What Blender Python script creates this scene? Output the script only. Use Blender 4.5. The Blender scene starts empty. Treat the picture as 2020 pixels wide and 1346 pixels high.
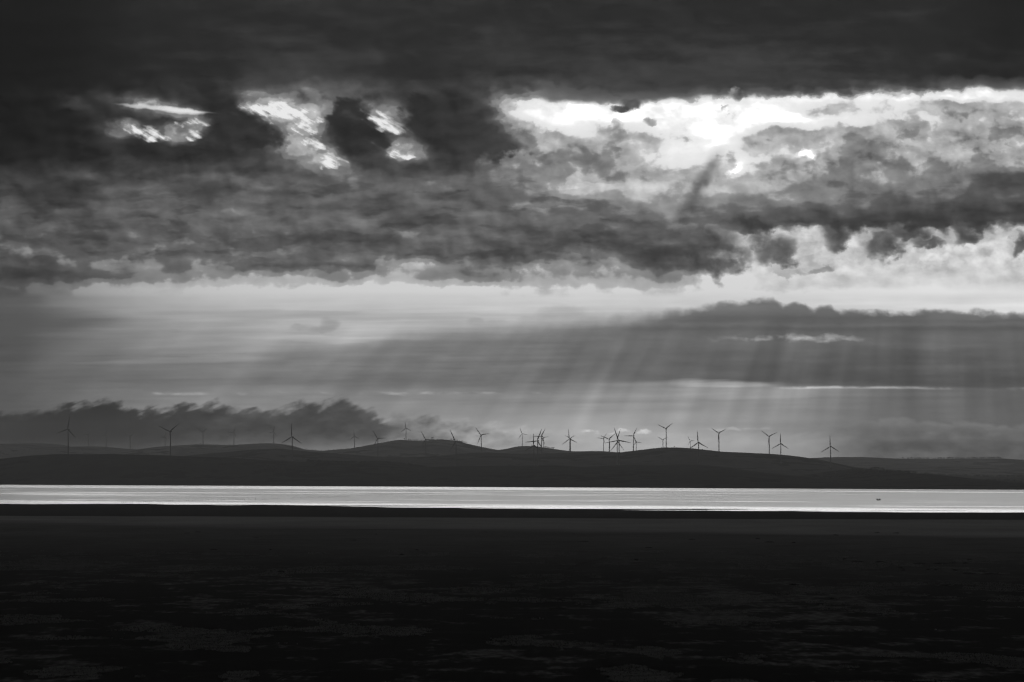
import bpy, bmesh, math, random
import numpy as np
from mathutils import Vector, Matrix

# ------------------------------------------------------------------ camera
# 125 mm telephoto view over a dry lake bed, standing 60 m above it.
# X = right, Y = away from the viewer, Z = up, metres.
K = 0.000142            # radians per photo pixel
HOR = 918.0             # photo row of the true horizon
CAMZ = 60.0
scene = bpy.context.scene
cam_data = bpy.data.cameras.new('camera')
cam_data.sensor_width = 36.0
cam_data.lens = 18.0 / (1010 * K)
cam_data.shift_y = (HOR - 673.0) / 2020.0
cam_data.clip_start = 1.0
cam_data.clip_end = 200000.0
cam = bpy.data.objects.new('camera', cam_data)
cam.location = (0, 0, CAMZ)
cam.rotation_euler = (math.radians(90), 0, 0)
scene.collection.objects.link(cam)
scene.camera = cam

scene.view_settings.view_transform = 'Standard'
scene.view_settings.look = 'None'
scene.view_settings.exposure = 0.0
scene.view_settings.gamma = 1.0
scene.view_settings.use_curve_mapping = False
scene.cycles.use_denoising = True
scene.cycles.denoiser = 'OPENIMAGEDENOISE'
scene.cycles.max_bounces = 4
scene.cycles.diffuse_bounces = 2
scene.cycles.glossy_bounces = 2
scene.cycles.volume_bounces = 0
scene.cycles.sample_clamp_indirect = 4.0
scene.cycles.pixel_filter_type = 'BLACKMAN_HARRIS'
scene.cycles.filter_width = 1.3

SUN_EL = math.radians(11.4)
SUN_AZ = math.radians(7.0)      # to the right of the view axis
SUN_U, SUN_V = 1870.0, -500.0   # where that lies in the sky chart below

# ------------------------------------------------------------------ node helper
class X:
    """a node socket (or number) with arithmetic, so shaders read like formulas"""
    tree = None
    def __init__(s, sock): s.s = sock
    @staticmethod
    def math(op, *a, clamp=False):
        n = X.tree.nodes.new('ShaderNodeMath'); n.operation = op; n.use_clamp = clamp
        for i, v in enumerate(a):
            if isinstance(v, X): X.tree.links.new(v.s, n.inputs[i])
            else: n.inputs[i].default_value = float(v)
        return X(n.outputs[0])
    def __add__(a, b): return X.math('ADD', a, b)
    def __radd__(a, b): return X.math('ADD', b, a)
    def __sub__(a, b): return X.math('SUBTRACT', a, b)
    def __rsub__(a, b): return X.math('SUBTRACT', b, a)
    def __mul__(a, b): return X.math('MULTIPLY', a, b)
    def __rmul__(a, b): return X.math('MULTIPLY', b, a)
    def __truediv__(a, b): return X.math('DIVIDE', a, b)
    def __rtruediv__(a, b): return X.math('DIVIDE', b, a)
    def __pow__(a, b): return X.math('POWER', a, b)
    def __neg__(a): return X.math('MULTIPLY', a, -1.0)

def vmin(a, b): return X.math('MINIMUM', a, b)
def vmax(a, b): return X.math('MAXIMUM', a, b)
def clamp01(a): return X.math('ADD', a, 0.0, clamp=True)
def smooth(lo, hi, x):
    n = X.tree.nodes.new('ShaderNodeMapRange'); n.interpolation_type = 'SMOOTHSTEP'
    for i, v in enumerate((x, lo, hi, 0.0, 1.0)):
        if isinstance(v, X): X.tree.links.new(v.s, n.inputs[i])
        else: n.inputs[i].default_value = float(v)
    return X(n.outputs[0])
def lerp(a, b, f): return a + (b - a) * f
def vec(x, y, z=0.0):
    n = X.tree.nodes.new('ShaderNodeCombineXYZ')
    for i, v in enumerate((x, y, z)):
        if isinstance(v, X): X.tree.links.new(v.s, n.inputs[i])
        else: n.inputs[i].default_value = float(v)
    return n.outputs[0]
def noise(x, y, detail=6.0, rough=0.55, seed=0.0, kind='FBM', color=False, dist=0.0, lac=2.0):
    """2D noise, features about one unit across, centred on 0"""
    n = X.tree.nodes.new('ShaderNodeTexNoise'); n.noise_dimensions = '2D'
    n.noise_type = kind
    if kind == 'FBM': n.normalize = True
    X.tree.links.new(vec(x + seed * 17.31, y + seed * 9.73), n.inputs['Vector'])
    n.inputs['Scale'].default_value = 1.0
    n.inputs['Detail'].default_value = detail
    n.inputs['Roughness'].default_value = rough
    n.inputs['Lacunarity'].default_value = lac
    n.inputs['Distortion'].default_value = dist
    if color:
        sp = X.tree.nodes.new('ShaderNodeSeparateColor')
        X.tree.links.new(n.outputs['Color'], sp.inputs[0])
        return X(sp.outputs[0]) - 0.5, X(sp.outputs[1]) - 0.5
    return X(n.outputs[0]) - 0.5
def billow(x, y, detail=4.0, rough=0.5, seed=0.0):
    """cauliflower lumps: low in the creases, high on the crowns, centred on 0"""
    n = X.tree.nodes.new('ShaderNodeTexNoise'); n.noise_dimensions = '2D'; n.noise_type = 'RIDGED_MULTIFRACTAL'
    n.normalize = False
    X.tree.links.new(vec(x + seed * 13.7, y + seed * 7.9), n.inputs['Vector'])
    n.inputs['Scale'].default_value = 1.0; n.inputs['Detail'].default_value = detail
    n.inputs['Roughness'].default_value = rough; n.inputs['Lacunarity'].default_value = 2.1
    n.inputs['Offset'].default_value = 1.0; n.inputs['Gain'].default_value = 1.2
    return madd(X(n.outputs[0]), -0.45, 0.5)
def madd(a, b, c): return X.math('MULTIPLY_ADD', a, b, c)
def curves(xn, *fns, lo=-80.0, hi=2180.0):
    """up to three functions of one coordinate, each given by (x, y) points; xn = (x - lo) / (hi - lo)"""
    n = X.tree.nodes.new('ShaderNodeRGBCurve'); out = []
    X.tree.links.new(xn.s, n.inputs['Color'])
    sc = []
    for ci in range(3):
        cm = n.mapping.curves[ci]; pts = sorted(fns[ci]) if ci < len(fns) else [(lo, 0), (hi, 1)]
        if pts[0][0] > lo: pts = [(lo, pts[0][1])] + pts
        if pts[-1][0] < hi: pts = pts + [(hi, pts[-1][1])]
        ys = [p[1] for p in pts]; y0, y1 = min(ys), max(ys)
        if y1 - y0 < 1e-6: y1 = y0 + 1.0
        while len(cm.points) < len(pts): cm.points.new(0.5, 0.5)
        for p, (px, py) in zip(cm.points, pts):
            p.location = ((px - lo) / (hi - lo), (py - y0) / (y1 - y0)); p.handle_type = 'AUTO_CLAMPED'
        sc.append((y0, y1))
    n.mapping.update()
    sp = X.tree.nodes.new('ShaderNodeSeparateColor'); X.tree.links.new(n.outputs[0], sp.inputs[0])
    return [madd(X(sp.outputs[ci]), sc[ci][1] - sc[ci][0], sc[ci][0]) for ci in range(len(fns))]
def grid(u, v, rows, step=100.0):
    """rows: [(v, [value at u = 0, step, 2*step, ...])], blended smoothly in between.
    Three rows are looked up at a time: RGB curves of u, weighted by RGB curves of v."""
    lo, hi = -80.0, 2180.0; vs = [r[0] for r in rows]; v0, v1 = vs[0], vs[-1]
    un = madd(u, 1.0 / (hi - lo), -lo / (hi - lo)); vn = madd(v, 1.0 / (v1 - v0), -v0 / (v1 - v0))
    un = X.math('ADD', un, 0.0, clamp=True); vn = X.math('ADD', vn, 0.0, clamp=True)
    acc = None
    for g in range(0, len(rows), 3):
        cu = X.tree.nodes.new('ShaderNodeRGBCurve'); cv = X.tree.nodes.new('ShaderNodeRGBCurve')
        for ci in range(3):
            mu, mv = cu.mapping.curves[ci], cv.mapping.curves[ci]
            if g + ci < len(rows):
                rv, vals = rows[g + ci]; i = g + ci
                pu = [(lo, vals[0])] + [(k * step, val) for k, val in enumerate(vals)] + [(hi, vals[-1])]
                pv = [(v0, 1.0 if i == 0 else 0.0)] + ([(vs[i - 1], 0.0)] if i > 1 else []) + ([(rv, 1.0)] if 0 < i < len(rows) - 1 else []) \
                   + ([(vs[i + 1], 0.0)] if i < len(rows) - 2 else []) + [(v1, 1.0 if i == len(rows) - 1 else 0.0)]
            else:
                pu = [(lo, 0.0), (hi, 0.0)]; pv = [(v0, 0.0), (v1, 0.0)]
            for m, pts, a, b, s in ((mu, pu, lo, hi, 1 / 300.0), (mv, pv, v0, v1, 1.0)):
                while len(m.points) < len(pts): m.points.new(0.5, 0.5)
                for p, (px, py) in zip(m.points, pts):
                    p.location = ((px - a) / (b - a), py * s); p.handle_type = 'AUTO_CLAMPED' if m is mu else 'VECTOR'
        cu.mapping.update(); cv.mapping.update()
        X.tree.links.new(un.s, cu.inputs['Color']); X.tree.links.new(vn.s, cv.inputs['Color'])
        d = X.tree.nodes.new('ShaderNodeVectorMath'); d.operation = 'DOT_PRODUCT'
        X.tree.links.new(cu.outputs[0], d.inputs[0]); X.tree.links.new(cv.outputs[0], d.inputs[1])
        acc = X(d.outputs['Value']) if acc is None else acc + X(d.outputs['Value'])
    return acc * 300.0
def blob(p, cu, cv, ru, rv, soft=0.5, shear=0.0):
    """soft ellipse in the sky chart: 1 inside, 0 outside (p is a vector socket)"""
    m = X.tree.nodes.new('ShaderNodeVectorMath'); m.operation = 'MULTIPLY_ADD'
    X.tree.links.new(p, m.inputs[0])
    m.inputs[1].default_value = (1.0 / ru, 1.0 / rv, 0); m.inputs[2].default_value = (-cu / ru, -cv / rv, 0)
    d = X.tree.nodes.new('ShaderNodeVectorMath'); d.operation = 'DOT_PRODUCT'
    X.tree.links.new(m.outputs[0], d.inputs[0]); X.tree.links.new(m.outputs[0], d.inputs[1])
    return smooth(1.0 + soft, 1.0 - soft, X(d.outputs['Value']))
def band(x, c, r, soft=0.8):
    """1 within r of c, fading out"""
    return smooth(r * (1 + soft), r * (1 - soft), X.math('ABSOLUTE', x - c))

# ------------------------------------------------------------------ world: broken overcast with the sun behind it
world = bpy.data.worlds.new('World'); scene.world = world
world.use_nodes = True
wt = world.node_tree; wt.nodes.clear(); X.tree = wt
tc = wt.nodes.new('ShaderNodeTexCoord'); sep = wt.nodes.new('ShaderNodeSeparateXYZ')
wt.links.new(tc.outputs['Generated'], sep.inputs[0])
dx, dy, dz = (X(o) for o in sep.outputs)
fwd = vmax(dy, 0.3)
U = madd(dx / fwd, 1.0 / K, 1010.0)       # sky chart: bearing and height above the horizon
V = madd(dz / fwd, -1.0 / K, HOR)
UN = X.math('MULTIPLY_ADD', U, 1 / 2260.0, 80 / 2260.0, clamp=True)
def background(tone, extra=None, gain=None):
    """tones are on the print scale of 0..255; radiance is their power"""
    t = vmax(tone, 3.0) / 255.0
    r = t ** 2.2
    if gain is not None: r = r * gain
    if extra is not None: r = r + extra(t)
    b = wt.nodes.new('ShaderNodeBackground'); wt.links.new(r.s, b.inputs['Color'])
    return b.outputs[0]

# turbulence that bends every cloud outline
w1u, w1v = noise(U / 170.0, V / 75.0, 3, 0.5, 1.0, color=True)
w2u, w2v = noise(U / 48.0, V / 34.0, 4, 0.55, 2.0, color=True)
n_streak = noise(U / 300.0, V / 24.0, 5, 0.5, 3.0)
n_fine = noise(U / 60.0, V / 26.0, 5, 0.55, 4.0)
cau = billow(U / 60.0 + w2u * 0.5, V / 42.0 + w2v * 0.5, 5, 0.5, 2.0)
e1 = noise(U / 32.0, V / 25.0, 5, 0.52, 10.0)

# =========== lower sky, from the deck's base down to the hills
LOW = [
 (560, [92,112,142,165,185,200,205,210,215,218,218,218,216,214,214,214,216,218,220,224,230]),
 (580, [92,128,160,182,198,206,210,212,216,220,221,222,222,220,220,220,222,224,226,230,236]),
 (602, [95,125,155,175,190,198,205,208,212,216,218,220,222,222,222,222,226,230,235,240,250]),
 (630, [85,105,135,160,178,190,195,198,200,200,198,196,192,190,190,190,190,200,210,220,230]),
 (660, [85,105,130,150,165,175,184,186,182,172,165,160,150,145,145,145,145,145,145,145,145]),
 (690, [85,105,125,145,158,162,158,154,148,140,140,138,132,126,120,118,115,112,110,110,110]),
 (720, [85,100,114,126,134,138,138,136,132,126,130,130,128,122,116,112,108,104,100,98,98]),
 (750, [85,95,108,115,120,124,126,126,124,122,130,132,130,126,120,115,112,108,104,100,100]),
 (780, [80,100,118,128,132,134,136,138,138,138,140,142,140,136,135,138,130,118,105,98,95]),
 (810, [78,98,118,130,135,138,140,142,145,145,148,150,145,138,135,135,125,112,100,95,90]),
 (840, [75,85,100,110,120,130,140,145,150,160,165,168,165,158,150,140,128,110,98,92,88]),
 (870, [62,66,72,80,90,105,120,132,145,155,160,165,170,170,162,152,135,115,98,88,80]),
]
t = grid(U + w1u * 60.0, V + w1v * 14.0 + n_streak * 14.0, LOW)
t = t * (1.0 + n_streak * 0.14 + n_fine * 0.05)
pst = vec(U, V + n_streak * 26.0); pfine = vec(U + w2u * 26.0 + e1 * 10, V + w2v * 16.0 + e1 * 7.0)
t = lerp(t, 92.0, blob(pst, 60, 632, 170, 20, 0.9) * 0.6)
t = lerp(t, 165.0, blob(pst, 560, 622, 330, 9, 0.95) * 0.55)
for cu, cv, ru, rv, tone in ((652, 640, 20, 13, 160), (636, 649, 24, 6, 164), (592, 646, 18, 6, 168), (940, 637, 20, 9, 174), (982, 638, 20, 7, 176),
                             (1105, 622, 44, 18, 184), (1050, 633, 26, 8, 184), (1180, 634, 70, 9, 188), (335, 654, 20, 5, 150)):
    t = lerp(t, tone * 1.0, blob(pfine, cu, cv, ru, rv, 0.85) * 0.7)
c_bt, c_ba, c_bx = curves(UN, [(100,726),(250,714),(400,702),(600,686),(720,672),(860,656),(1000,646),(1200,640)], [(100,0.0),(260,0.35),(450,0.6),(900,0.75),(1150,0.6),(1350,0.0)], [(0,0),(2000,1)])
ab = smooth(-10, 26, V + n_streak * 26.0 + w2v * 14.0 + n_fine * 16.0 - c_bt) * smooth(780, 752, V + n_streak * 16.0)
t = lerp(t, 122.0 + n_streak * 40.0 + n_fine * 16.0, ab * c_ba)
n_st2 = noise(U / 200.0 + w1u, (V + U * 0.012) / 9.0, 4, 0.5, 15.0)
t = t * (1.0 + n_st2 * 0.16 * smooth(590, 620, V) * smooth(830, 790, V))
t = t + blob(vec(U, V + n_streak * 30.0 + (U - 330.0) * 0.02), 350, 710, 170, 8, 1.0) * 18.0 + blob(pst, 700, 668, 160, 5, 0.95) * 14.0
# dark bank low on the right, with its bright slit and lit base
TOPC = [(700,700),(900,672),(1000,655),(1100,640),(1250,626),(1350,612),(1420,602),(1480,594),(1525,590),(1546,606),(1562,600),(1585,600),(1604,611),
        (1622,606),(1660,614),(1750,617),(1850,615),(1950,617),(2010,621)]
BASEC = [(700,764),(1300,754),(1420,752),(1520,758),(1580,764),(1700,763),(2010,765)]
rayamp = [(0,0.45),(300,0.7),(800,0.75),(1000,1.0),(1500,1.1),(1800,1.1),(2010,0.9)]
c_top, c_base, c_ray = curves(UN, TOPC, BASEC, rayamp)
c_soft, = curves(UN, [(900,60),(1100,40),(1300,22),(1480,9),(2010,8)])
a = smooth(-0.7, 1.0, (V + w2v * 18.0 + e1 * 14.0 + cau * 7.0 - c_top) / c_soft) * smooth(5, -5, V + n_streak * 5.0 - c_base)
a = a * smooth(930, 1450, U + w1u * 260.0)
c_b1, = curves(madd(V, 1 / 200.0, -3.0), [(600,100),(620,92),(640,80),(655,90),(672,98),(700,92),(725,84),(750,80),(770,84)], lo=600, hi=800)
tb = c_b1 + n_streak * 52.0 + n_fine * 14.0 + e1 * 6.0 + blob(vec(U, V + w2v * 20 + e1 * 8), 1560, 667, 130, 6.5, 0.95) * clamp01(0.35 + n_fine * 4.0 + e1 * 2.0) * 74.0 + band(V + n_streak * 20.0 + w2v * 10.0, 640.0, 5, 1.0) * 12.0
t = lerp(t, tb, a * (0.86 + n_streak * 0.6))
lit = smooth(1310, 1420, U) * band(V + n_streak * 7.0 + e1 * 2.0, c_base + 2.0, 2.6, 0.9)
t = t + lit * clamp01(0.42 + n_streak * 3.0 + e1 * 1.5 + w1u * 3.0) * 66.0 + blob(pst, 1440, 756, 100, 7, 0.95) * 34.0 + blob(pst, 1480, 772, 160, 14, 0.95) * 16.0
t = t + band(V + n_streak * 14.0, 777, 2.5, 0.9) * smooth(200, 300, U) * smooth(1300, 1000, U) * clamp01(n_fine * 4.0 + w1u * 4.0) * 34.0
# light shafts painted into the sky tones, fanning out from the hidden sun
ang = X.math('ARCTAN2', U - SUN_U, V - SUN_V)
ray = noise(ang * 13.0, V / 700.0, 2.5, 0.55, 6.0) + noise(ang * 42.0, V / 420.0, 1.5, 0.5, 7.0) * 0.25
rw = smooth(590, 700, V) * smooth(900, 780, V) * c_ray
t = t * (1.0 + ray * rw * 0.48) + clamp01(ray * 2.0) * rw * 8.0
# low cloud hugging the hills on the left, thinning towards the middle
TOPG = [(-60,812),(10,812),(50,815),(100,808),(140,800),(180,795),(215,790),(240,798),(265,806),(330,808),(350,800),(430,797),(445,802),(480,808),(560,805),(580,800),
        (610,793),(640,797),(675,790),(700,800),(740,812),(768,826),(780,819),(820,820),(860,817),(872,827),(900,831),(920,829),(932,841),(990,843),(1030,848),(1060,845),(1085,847),(1100,852),(1160,856)]
TONEG = [(0,22),(130,14),(300,26),(400,40),(520,48),(640,48),(720,60),(800,98),(900,122),(1000,142),(1150,158)]
TOPE = [(1600,846),(1650,841),(1700,835),(1760,829),(1800,831),(1850,835),(1900,837),(1950,840),(2010,841)]
c_gt, c_tone, c_et = curves(UN, TOPG, TONEG, TOPE)
wisp = noise((U + V * 1.3) / 38.0, V / 20.0, 4, 0.5, 8.0)
fibl = noise((U - V * 0.5) / 60.0, (V + U * 0.45) / 13.0, 3, 0.5, 18.0)
dg = V + cau * 8.0 + wisp * 26.0 + fibl * 26.0 + e1 * 16.0 + w2v * 8.0 - c_gt
a = smooth(-6, 15, dg) * (1 - smooth(848, 895, V + w1v * 20.0) * 0.8) * (1 - smooth(930, 1130, U) * 0.8)
tg = c_tone * (1.0 + cau * 0.25 + n_fine * 1.1 + wisp * 0.6) + smooth(26, 0, dg) * 14.0 + smooth(8, 0, dg) * smooth(800, 940, U) * 26.0
t = lerp(t, tg, a * 0.95)
# bright breaks just above the wind farm
for cu, cv, ru, rv, g in ((1185, 853, 30, 3.5, 55), (1230, 850, 22, 2.5, 36), (1272, 852, 15, 4, 64), (1450, 847, 60, 3, 24), (820, 776, 40, 3, 24)):
    t = t + blob(pfine, cu, cv, ru, rv, 1.0) * clamp01(0.7 + e1 * 4.0 + wisp * 2.0) * g
# soft bank at the lower right
de = V + cau * 12.0 + w2v * 8.0 + e1 * 4 - c_et
c_e, = curves(madd(V, 1 / 100.0, -8.2), [(828,112),(845,100),(865,86),(880,72),(900,84)], lo=820, hi=920)
te = c_e + n_fine * 46.0 + w1u * 26.0 + cau * 10 + smooth(9, 0, de) * 16.0
t = lerp(t, te, smooth(-4, 8, de) * smooth(1600, 1740, U) * 0.85)
c_gain, = curves(madd(V, 1 / 400.0, -1.375), [(560,1.02),(600,1.06),(660,1.15),(720,1.28),(780,1.65),(810,2.05),(840,2.65),(900,2.9)], lo=550, hi=950)   # low sky brightened to make up for dimming by the haze
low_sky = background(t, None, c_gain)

# =========== upper sky: the dark sheet overhead, the gap and the broken deck
# Broad tones of backlit cloud (0 dense, 255 open); turbulence is added to the cloud's density,
# so thin places tear and glow while thick ones stay dark.
LEFT = {   # every 50 from 0
 0: [36,36,37,38,39,41,42,43,44,45,46,46,46,46,46,46,48,48,48,48,46], 60: [29,30,32,34,36,38,40,41,42,43,44,45,46,46,46,46,46,47,48,48,48], 110: [26,28,30,32,34,36,38,40,42,44,50,52,52,52,50,50,48,48,48,48,50],
 150: [26,28,31,33,35,37,39,41,43,46,62,66,62,58,55,52,48,46,46,46,48], 171: [27,30,34,38,42,46,46,46,45,60,70,80,84,84,76,70,62,56,56,60,66], 182: [28,32,38,44,48,52,52,48,45,60,80,90,92,90,84,76,66,56,54,62,80],
 195: [28,34,42,54,64,80,76,56,45,55,110,120,115,100,84,84,70,50,48,60,130], 208: [26,30,40,70,64,110,140,110,50,48,215,225,215,120,74,105,62,46,48,60,225], 220: [28,32,38,46,56,64,90,190,90,46,120,235,230,100,50,130,72,46,46,52,200],
 235: [28,32,38,42,46,54,50,70,110,45,60,210,195,75,46,115,110,46,46,48,150], 250: [28,32,38,42,66,140,64,170,90,45,48,115,185,60,46,62,95,46,46,48,85], 262: [28,33,38,42,60,165,80,185,60,45,48,90,160,62,46,52,95,48,46,48,75],
 275: [30,34,38,42,46,70,60,130,48,45,50,85,190,80,46,54,120,52,46,50,72], 290: [32,36,40,42,44,46,46,50,46,46,52,90,215,90,48,58,200,58,46,54,80], 305: [35,39,42,43,45,46,46,47,47,48,56,85,165,155,52,58,205,62,48,62,92],
 320: [45,48,48,50,51,51,51,53,54,54,60,78,118,175,66,60,90,66,54,85,98], 335: [58,57,56,57,58,58,58,61,66,66,66,72,90,110,80,66,75,73,65,96,99], 350: [66,60,62,66,68,66,66,70,80,85,70,75,75,95,95,75,75,80,75,100,95],
 371: [66,58,55,58,66,70,72,66,60,62,100,75,66,70,95,85,75,85,85,85,95], 393: [72,60,56,60,66,72,76,70,62,82,80,70,70,75,70,70,80,80,70,75,88],
 415: [80,76,70,72,76,78,80,78,74,90,80,72,72,72,75,75,78,68,72,75,82], 437: [85,65,62,58,62,75,80,75,80,70,75,80,75,72,80,78,68,70,75,82,85],
 459: [85,76,80,80,78,80,80,78,78,72,76,78,70,70,74,72,70,72,76,74,74], 482: [88,84,84,78,74,68,62,80,86,80,76,82,70,72,70,68,66,68,66,68,68],
 504: [92,90,90,88,86,84,84,80,86,84,86,84,74,76,80,72,74,76,80,76,78], 526: [80,78,82,90,100,112,106,84,112,100,76,74,74,76,72,95,150,135,95,82,82],
 548: [68,64,68,72,78,88,108,112,128,140,150,150,140,122,132,150,150,105,108,90,105], 570: [88,100,118,138,152,168,178,184,190,194,198,200,202,202,204,206,208,208,210,208,212]}
RIGHT = {  # every 55.45 from 900
 0: [48,48,46,46,44,44,44,43,42,42,42,42,42,42,42,42,42,41,40,38,34], 60: [48,48,47,46,46,46,46,48,46,46,46,46,46,46,46,44,44,43,41,38,34], 110: [48,48,50,51,52,52,53,55,56,56,54,52,50,49,48,46,44,43,42,40,36],
 150: [48,48,50,54,56,60,62,66,68,66,64,62,60,58,54,52,48,46,44,44,42], 171: [60,66,80,78,75,70,66,64,66,62,62,62,60,60,66,80,75,80,110,180,140], 182: [62,74,110,105,95,88,74,80,85,76,78,80,82,95,130,180,175,195,235,252,235],
 195: [64,80,165,180,170,155,120,180,210,230,238,245,248,250,250,250,250,250,252,252,250], 208: [70,78,215,240,242,242,236,246,250,250,250,250,242,215,212,232,200,175,172,172,172], 220: [66,72,215,250,250,250,246,250,252,252,252,250,235,205,200,215,175,152,150,150,152],
 235: [64,72,160,248,250,252,246,250,252,252,252,252,250,245,225,195,205,190,165,180,190], 250: [64,74,118,220,242,222,214,242,250,252,250,205,200,212,212,170,180,190,155,155,170], 275: [62,80,102,166,190,165,174,200,244,244,228,166,178,184,130,142,168,176,166,142,158],
 290: [66,92,103,146,156,142,168,192,238,238,215,167,196,215,96,135,160,168,172,155,180], 310: [84,118,104,144,136,130,164,204,226,220,213,174,176,210,100,128,146,158,156,148,185],
 330: [102,128,112,146,132,128,150,186,206,184,206,176,134,124,132,135,138,146,136,116,132], 350: [108,118,113,125,140,144,152,164,178,160,188,160,145,135,135,134,124,119,118,98,98],
 371: [80,85,90,120,190,185,168,160,160,150,165,150,140,130,125,120,110,105,100,85,85], 393: [80,75,80,95,110,120,130,145,140,120,130,135,130,120,115,105,95,90,85,75,75],
 415: [95,90,95,100,100,105,120,125,105,115,110,110,100,90,80,75,70,70,68,68,70], 437: [95,85,90,85,85,82,75,75,85,90,80,80,70,62,58,55,58,60,60,65,75],
 459: [80,75,75,75,75,80,80,80,80,110,135,80,165,90,66,95,72,105,90,165,200], 482: [75,68,70,68,70,70,62,62,75,140,190,85,100,125,160,84,66,70,125,135,160],
 504: [75,80,75,80,95,110,75,60,72,145,205,105,78,160,188,115,155,195,205,205,195], 526: [75,90,90,150,85,130,110,62,66,115,212,155,108,160,208,208,212,218,220,220,220],
 548: [150,115,140,165,130,155,165,110,140,200,210,210,202,190,206,210,210,214,216,216,216], 570: [208,206,208,210,208,210,212,210,210,214,216,216,214,214,216,218,218,220,222,226,230]}
for rv in LEFT:                       # the torn holes at left are cut separately below
    if 190 < rv < 340: LEFT[rv] = [min(q, 165) if k < 18 else q for k, q in enumerate(LEFT[rv])]
    if rv > 345: LEFT[rv] = [q * 1.08 for q in LEFT[rv]]
def row_at(tab, v):
    ks = sorted(tab)
    if v in tab: return np.array(tab[v], float)
    hi_ = next(k for k in ks if k > v); lo_ = max(k for k in ks if k < v)
    return np.array(tab[lo_], float) + (np.array(tab[hi_], float) - np.array(tab[lo_], float)) * (v - lo_) / (hi_ - lo_)
DECK = []
for rv in sorted(LEFT):
    uu = np.arange(0, 2001, 50.0); f = np.clip((uu - 930) / 70, 0, 1)
    DECK.append((float(rv), list(np.interp(uu, np.arange(21) * 50.0, row_at(LEFT, rv)) * (1 - f) + np.interp(uu, 900 + np.arange(21) * 55.45, row_at(RIGHT, rv)) * f)))
VN = X.math('MULTIPLY', V, 1 / 600.0, clamp=True)
c_iso, c_fine, c_lay = curves(VN, [(0,0.1),(150,0.35),(190,0.9),(320,1.0),(360,0.75),(440,0.7),(480,0.85),(530,0.6),(560,0.2)], [(0,0.15),(150,0.3),(195,0.75),(320,0.8),(360,0.5),(440,0.55),(470,1.0),(530,0.7),(560,0.25)], [(0,0.9),(150,0.8),(200,0.3),(320,0.5),(380,1.0),(540,1.0),(565,0.4)], lo=0, hi=600)
c_uiso, c_floor, c_sp = curves(UN, [(0,0.45),(400,0.8),(900,1.0),(2010,1.0)], [(0,19),(200,27),(450,37),(1800,36),(2010,28)], [(0,0),(2000,1)])
n_sheet = noise((U + V * 0.7) / 300.0, V / 46.0, 5, 0.5, 11.0, dist=0.3)
lump = noise((U + w1u * 50.0 + w2u * 10.0) / 170.0, (V + w1v * 22.0 + w2v * 7.0) / 38.0, 5, 0.5, 9.0)
nb = noise((U + w2u * 16.0) / 66.0, (V + w2v * 12.0) / 44.0, 5, 0.5, 14.0)
nb2 = noise((U + w2u * 16.0 + 9.0) / 66.0, (V + w2v * 12.0 - 12.0) / 44.0, 3, 0.5, 14.0)
relief = nb - nb2
g0 = grid(U + w1u * 14.0 + w2u * 26.0 + e1 * 24.0, V + w1v * 6.0 + w2v * 14.0 + e1 * 16.0 + cau * 5.0, DECK, step=50.0)
nA = (lump * 2.0 + n_fine * 0.9 + n_streak * 0.5) * c_lay + nb * c_iso * 0.8 + n_sheet * 0.4
nB = nb * 1.7 * c_iso + e1 * 1.5 * c_fine + cau * 0.35 * c_iso + lump * 0.5
stepped = c_floor + 6.0
for thr, wdt, lift, q in ((52, 12, 20, nA * 22.0), (76, 12, 24, nA * 30.0), (104, 9, 36, nA * 30.0 + nB * 30.0), (148, 11, 50, nB * 70.0), (205, 16, 66, nB * 80.0)):
    stepped = stepped + smooth(thr - wdt, thr + wdt, g0 + q) * (lift * 1.0)
even = g0 * (1.0 + nA * 0.16 + nB * 0.10)
tup = lerp(even, stepped, 0.62)
# crowns facing the sun are brighter, undersides greyer
tup = tup * (1.0 + relief * c_iso * 0.8 * smooth(236, 170, tup))
# lens-shaped darker rolls within the deck
n_lens = noise((U + w2u * 18.0) / 140.0, (V + w2v * 14.0 + w1v * 20.0 + e1 * 8.0) / 34.0, 4, 0.5, 16.0)
lens = smooth(0.05, 0.13, n_lens) * smooth(330, 370, V) * smooth(535, 505, V) * smooth(1500, 1100, U)
tup = tup * (1.0 - lens * 0.15) + smooth(-0.04, -0.14, n_lens) * smooth(330, 370, V) * smooth(535, 505, V) * smooth(1500, 1100, U) * 7.0
tup = tup * (1.0 + smooth(330, 380, V) * smooth(560, 520, V) * smooth(1500, 1300, U) * 0.12)
# torn holes at left: openness plus turbulence, cut off sharply where the cloud is thick
hp = None
ph = vec(U + w2u * 20.0, V + w2v * 10.0)
for cu, cv, ru, rv, k in ((550, 219, 62, 15, 1.35), (588, 246, 44, 26, 0.7), (622, 284, 26, 22, 0.85), (652, 312, 28, 17, 0.72), (797, 296, 26, 14, 0.9), (768, 254, 34, 28, 0.7), (735, 224, 46, 12, 0.62),
                          (370, 256, 28, 17, 0.78), (264, 259, 30, 10, 0.72), (318, 262, 40, 14, 0.62), (400, 240, 22, 18, 0.6)):
    q = blob(ph, cu, cv, ru * 1.25, rv * 1.3, 1.0) * (k * 0.66)
    hp = q if hp is None else vmax(hp, q)
fib = noise((U + V * 0.6) / 70.0 + w2u, (V - U * 0.6) / 15.0, 4, 0.55, 17.0)     # fibres dragged down to the right
hn = e1 * 1.2 + nb * 1.6 + n_fine * 0.5 + fib * 1.5
hx_ = hp + hn * smooth(0.02, 0.25, hp)
tup = lerp(tup, vmax(tup, 88.0 + smooth(0.2, 0.95, hx_) * 148.0), smooth(0.15, 0.6, hx_))
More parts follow.
